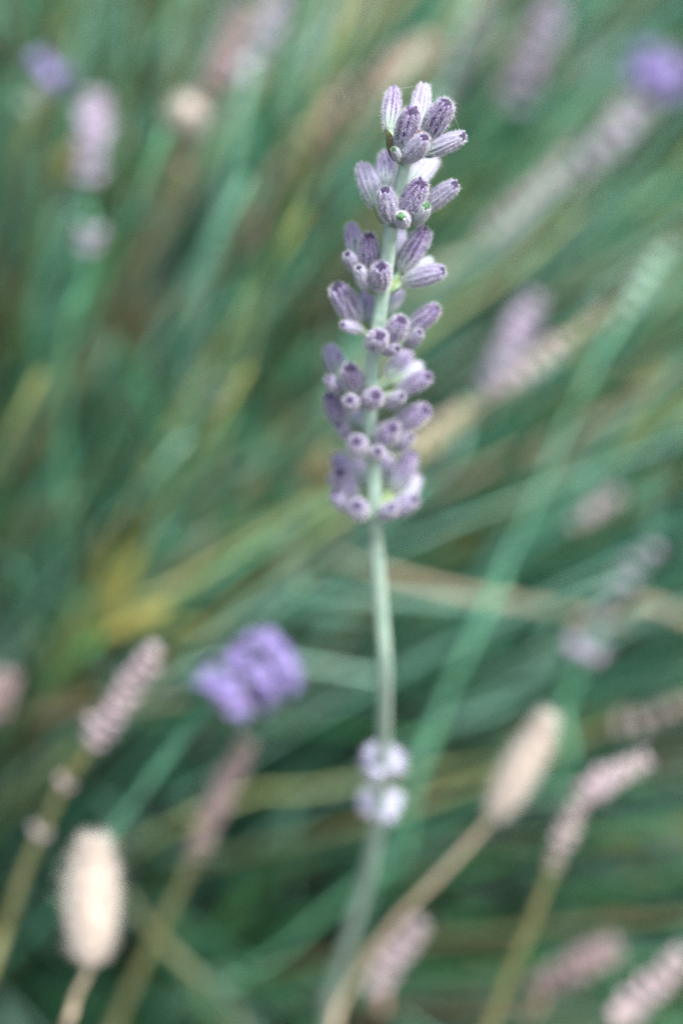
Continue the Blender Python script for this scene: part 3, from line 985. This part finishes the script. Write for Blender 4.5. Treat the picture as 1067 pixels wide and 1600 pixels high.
# ------------------------------------------------------------------ green stems fanning out of the bush, one by one
random.seed(21)
PAL = ['teal'] * 9 + ['green'] * 5 + ['grey'] * 6 + ['bright'] * 3 + ['yellow'] * 3 + ['straw'] * 2 + ['olive'] * 1
LABEL = {'teal': 'slender teal green lavender stem fanning out of the blurred bush', 'green': 'slender dark green lavender stem fanning out of the blurred bush',
         'grey': 'slender silvery grey green lavender stem in the blurred bush', 'bright': 'slender vivid green lavender stem in the blurred bush',
         'yellow': 'slender yellowing lavender stem in the blurred bush', 'straw': 'slender straw coloured dead stem in the blurred bush',
         'mint': 'slender pale mint green stem in a bright spray of the bush',
         'brown': 'slender dark brown stem in a hollow of the blurred bush',
         'olive': 'slender olive brown stem in the blurred bush'}


def random_stem(crown, lmin, lmax, jit=.06):
    while True:
        d = Vector((random.gauss(0, 1), random.gauss(0, 1), abs(random.gauss(0, .8)) + .25)).normalized()
        r0 = Vector((crown.x + random.uniform(-jit, jit), crown.y + random.uniform(-jit, jit), 0))
        L_ = random.uniform(lmin, lmax)
        tip = r0 + d * L_
        tip += Vector((random.gauss(0, .02), random.gauss(0, .02), 0))
        mid = r0.lerp(tip, .5) + Vector((0, 0, random.uniform(.0, .05)))
        P = spline([r0, mid, tip], 7)
        return P


# uneven bush: thick sprays, thin hollows, light and shade painted into their colours
SHADED_HOLLOWS = [(290, 80), (60, 790), (20, 620), (10, 1260), (340, 1430), (470, 900), (840, 440), (730, 330), (960, 1420), (480, 1480), (150, 1540), (700, 1480), (240, 760)]
LIT_SPRAYS = [(430, 110), (180, 60), (410, 500), (330, 350), (460, 640), (240, 560), (290, 720), (760, 980), (620, 560), (130, 500), (960, 620)]
SHADED_HOLLOWS = [(at(x, y, .56) - CROWN).normalized() for x, y in SHADED_HOLLOWS]
LIT_SPRAYS = [(at(x, y, .50) - CROWN).normalized() for x, y in LIT_SPRAYS]


def clump_light(P):
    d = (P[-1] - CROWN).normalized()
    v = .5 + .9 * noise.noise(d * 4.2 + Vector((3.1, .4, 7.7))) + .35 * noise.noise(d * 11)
    for h in SHADED_HOLLOWS:
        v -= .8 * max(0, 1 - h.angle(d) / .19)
    for h in LIT_SPRAYS:
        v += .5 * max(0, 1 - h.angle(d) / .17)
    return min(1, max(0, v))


def clear_of_lens(P, dmin):
    vis = False
    for p in P:
        x, y, d = proj(p)
        if d < .18:
            return False, False
        inside = -160 < x < 1230 and -160 < y < 1760
        if inside and d < dmin:
            return False, False
        if p.z < -.001:
            return False, False
        if -20 < x < 1087 and -20 < y < 1620:
            vis = True
    return True, vis


made = 0
while made < 300:
    P = random_stem(CROWN, .28, .48)
    ok, vis = clear_of_lens(P, .43)
    if not (ok and vis):
        continue
    clump = clump_light(P)
    if random.random() > .12 + 1.3 * clump:
        continue
    kind = random.choice(PAL if .4 < clump < .62 else (['grey', 'teal', 'bright', 'mint', 'grey', 'mint', 'teal', 'mint', 'bright', 'yellow', 'yellow', 'straw'] if clump >= .62 else ['green', 'green', 'teal', 'olive', 'green', 'brown']))  # paler kinds in sprays, darker in hollows, standing in for light and shade
    r0 = P[0].copy()
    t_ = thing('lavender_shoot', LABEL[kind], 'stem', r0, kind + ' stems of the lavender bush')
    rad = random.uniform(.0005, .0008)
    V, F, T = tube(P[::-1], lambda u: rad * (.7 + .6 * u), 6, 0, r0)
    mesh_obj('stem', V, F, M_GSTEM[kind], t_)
    lk = kind if kind in M_LEAF else {'bright': 'teal', 'mint': 'teal', 'olive': 'green', 'brown': 'green'}.get(kind, 'yellow')
    for q in range(random.randint(1, 3)):
        i = random.randint(3, len(P) - 6)
        d = (P[i + 1] - P[i]).normalized()
        side = d.orthogonal().normalized(); side.rotate(Quaternion(d, random.uniform(0, 6.283)))
        for sg in (1, -1):
            o = link_mesh('leaf', LEAVES[lk if random.random() < .9 else 'grey'])
            put(o, t_, Matrix.Translation(P[i]) @ frame(d * .9 + side * sg * .45, side * sg) @ Matrix.Diagonal((.62, .8, random.uniform(.6, 1.0), 1)))
    if random.random() < .16 and proj(P[-1])[1] < 650 and proj(P[-1])[2] > .53:
        tk = random.choice(['mauve', 'dry', 'mauve', 'tan', 'brown'])
        d = (P[-1] - P[-2]).normalized()
        for k in range(random.randint(3, 6)):
            o = link_mesh('tier', TIERS[tk][k % 3])
            put(o, t_, Matrix.Translation(P[-1] - d * .006 * k) @ frame(d) @ Matrix.Scale(random.uniform(.6, .85), 4))
    made += 1

# ------------------------------------------------------------------ the uncountable inner leaves and stems of the bush and of its neighbours
TINT = np.array([(.07, .29, .18), (.045, .20, .07), (.11, .35, .24), (.22, .42, .34), (.08, .27, .10), (.34, .36, .11), (.46, .37, .24), (.30, .24, .30), (.05, .15, .10)])
TW = np.array([.22, .16, .17, .12, .10, .09, .06, .03, .06]); TW = TW / TW.sum()
TINT = TINT * np.array([.85, .35, 1.05, 1.1, .5, .95, .85, .7, .25])[:, None]


def foliage(name, label, crown, stems, leaves_per, lmin, lmax, dmin, seed, jit=.07, tone=1.0):
    random.seed(seed)
    r_ = np.random.default_rng(seed)
    V, F, C = [], [], []
    k = 0
    tries = 0
    while k < stems and tries < stems * 40:
        tries += 1
        P = random_stem(crown, lmin, lmax, jit)
        ok, vis = clear_of_lens(P, dmin)
        if not ok:
            continue
        if not vis and random.random() < .6:
            continue
        clump = clump_light(P)
        if random.random() > .25 + 1.2 * clump:
            continue
        k += 1
        c = TINT[r_.choice(len(TINT), p=TW)] * r_.uniform(.8, 1.2) * (.2 + 1.3 * clump) * tone  # tint scaled down for the shade of hollows, up for bright sprays
        rad = random.uniform(.0004, .0007)
        v, f, _ = tube(P[::-1], lambda u: rad * (.7 + .6 * u), 4)
        b0 = len(V); V += v; F += [tuple(i + b0 for i in q) for q in f]; C += [(*c, 1)] * len(v)
        for q in range(leaves_per):
            i = random.randint(0, len(P) - 6)
            p = P[i].lerp(P[i + 1], random.random())
            d = (P[i + 1] - P[i]).normalized()
            side = d.orthogonal().normalized(); side.rotate(Quaternion(d, random.uniform(0, 6.283)))
            e = (d * .9 + side * random.uniform(.2, .9)).normalized()
            s = e.cross(side).normalized()
            L_ = random.uniform(.022, .05); w = random.uniform(.0008, .0016)
            c2 = (c * .6 + .4 * TINT[r_.choice(4)] * (.2 + 1.3 * clump) * tone) * .5  # leaf tint carries the same painted shade as its stem
            if proj(p + e * L_)[2] < dmin:
                continue
            b0 = len(V)
            for u, z in ((0, .5), (.3, 1), (.7, .95), (1, .2)):
                m_ = p + e * L_ * u + side * (.08 * L_ * u * u)
                V += [m_ - s * w * z, m_ - side * w * .3 * z, m_ + s * w * z]
                C += [(*c2, 1)] * 3
            for j in range(3):
                F += [(b0 + 3 * j, b0 + 3 * j + 1, b0 + 3 * j + 4, b0 + 3 * j + 3), (b0 + 3 * j + 1, b0 + 3 * j + 2, b0 + 3 * j + 5, b0 + 3 * j + 4)]
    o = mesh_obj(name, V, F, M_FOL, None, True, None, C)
    o['kind'] = 'stuff'; o['label'] = label; o['category'] = 'foliage'
    return o


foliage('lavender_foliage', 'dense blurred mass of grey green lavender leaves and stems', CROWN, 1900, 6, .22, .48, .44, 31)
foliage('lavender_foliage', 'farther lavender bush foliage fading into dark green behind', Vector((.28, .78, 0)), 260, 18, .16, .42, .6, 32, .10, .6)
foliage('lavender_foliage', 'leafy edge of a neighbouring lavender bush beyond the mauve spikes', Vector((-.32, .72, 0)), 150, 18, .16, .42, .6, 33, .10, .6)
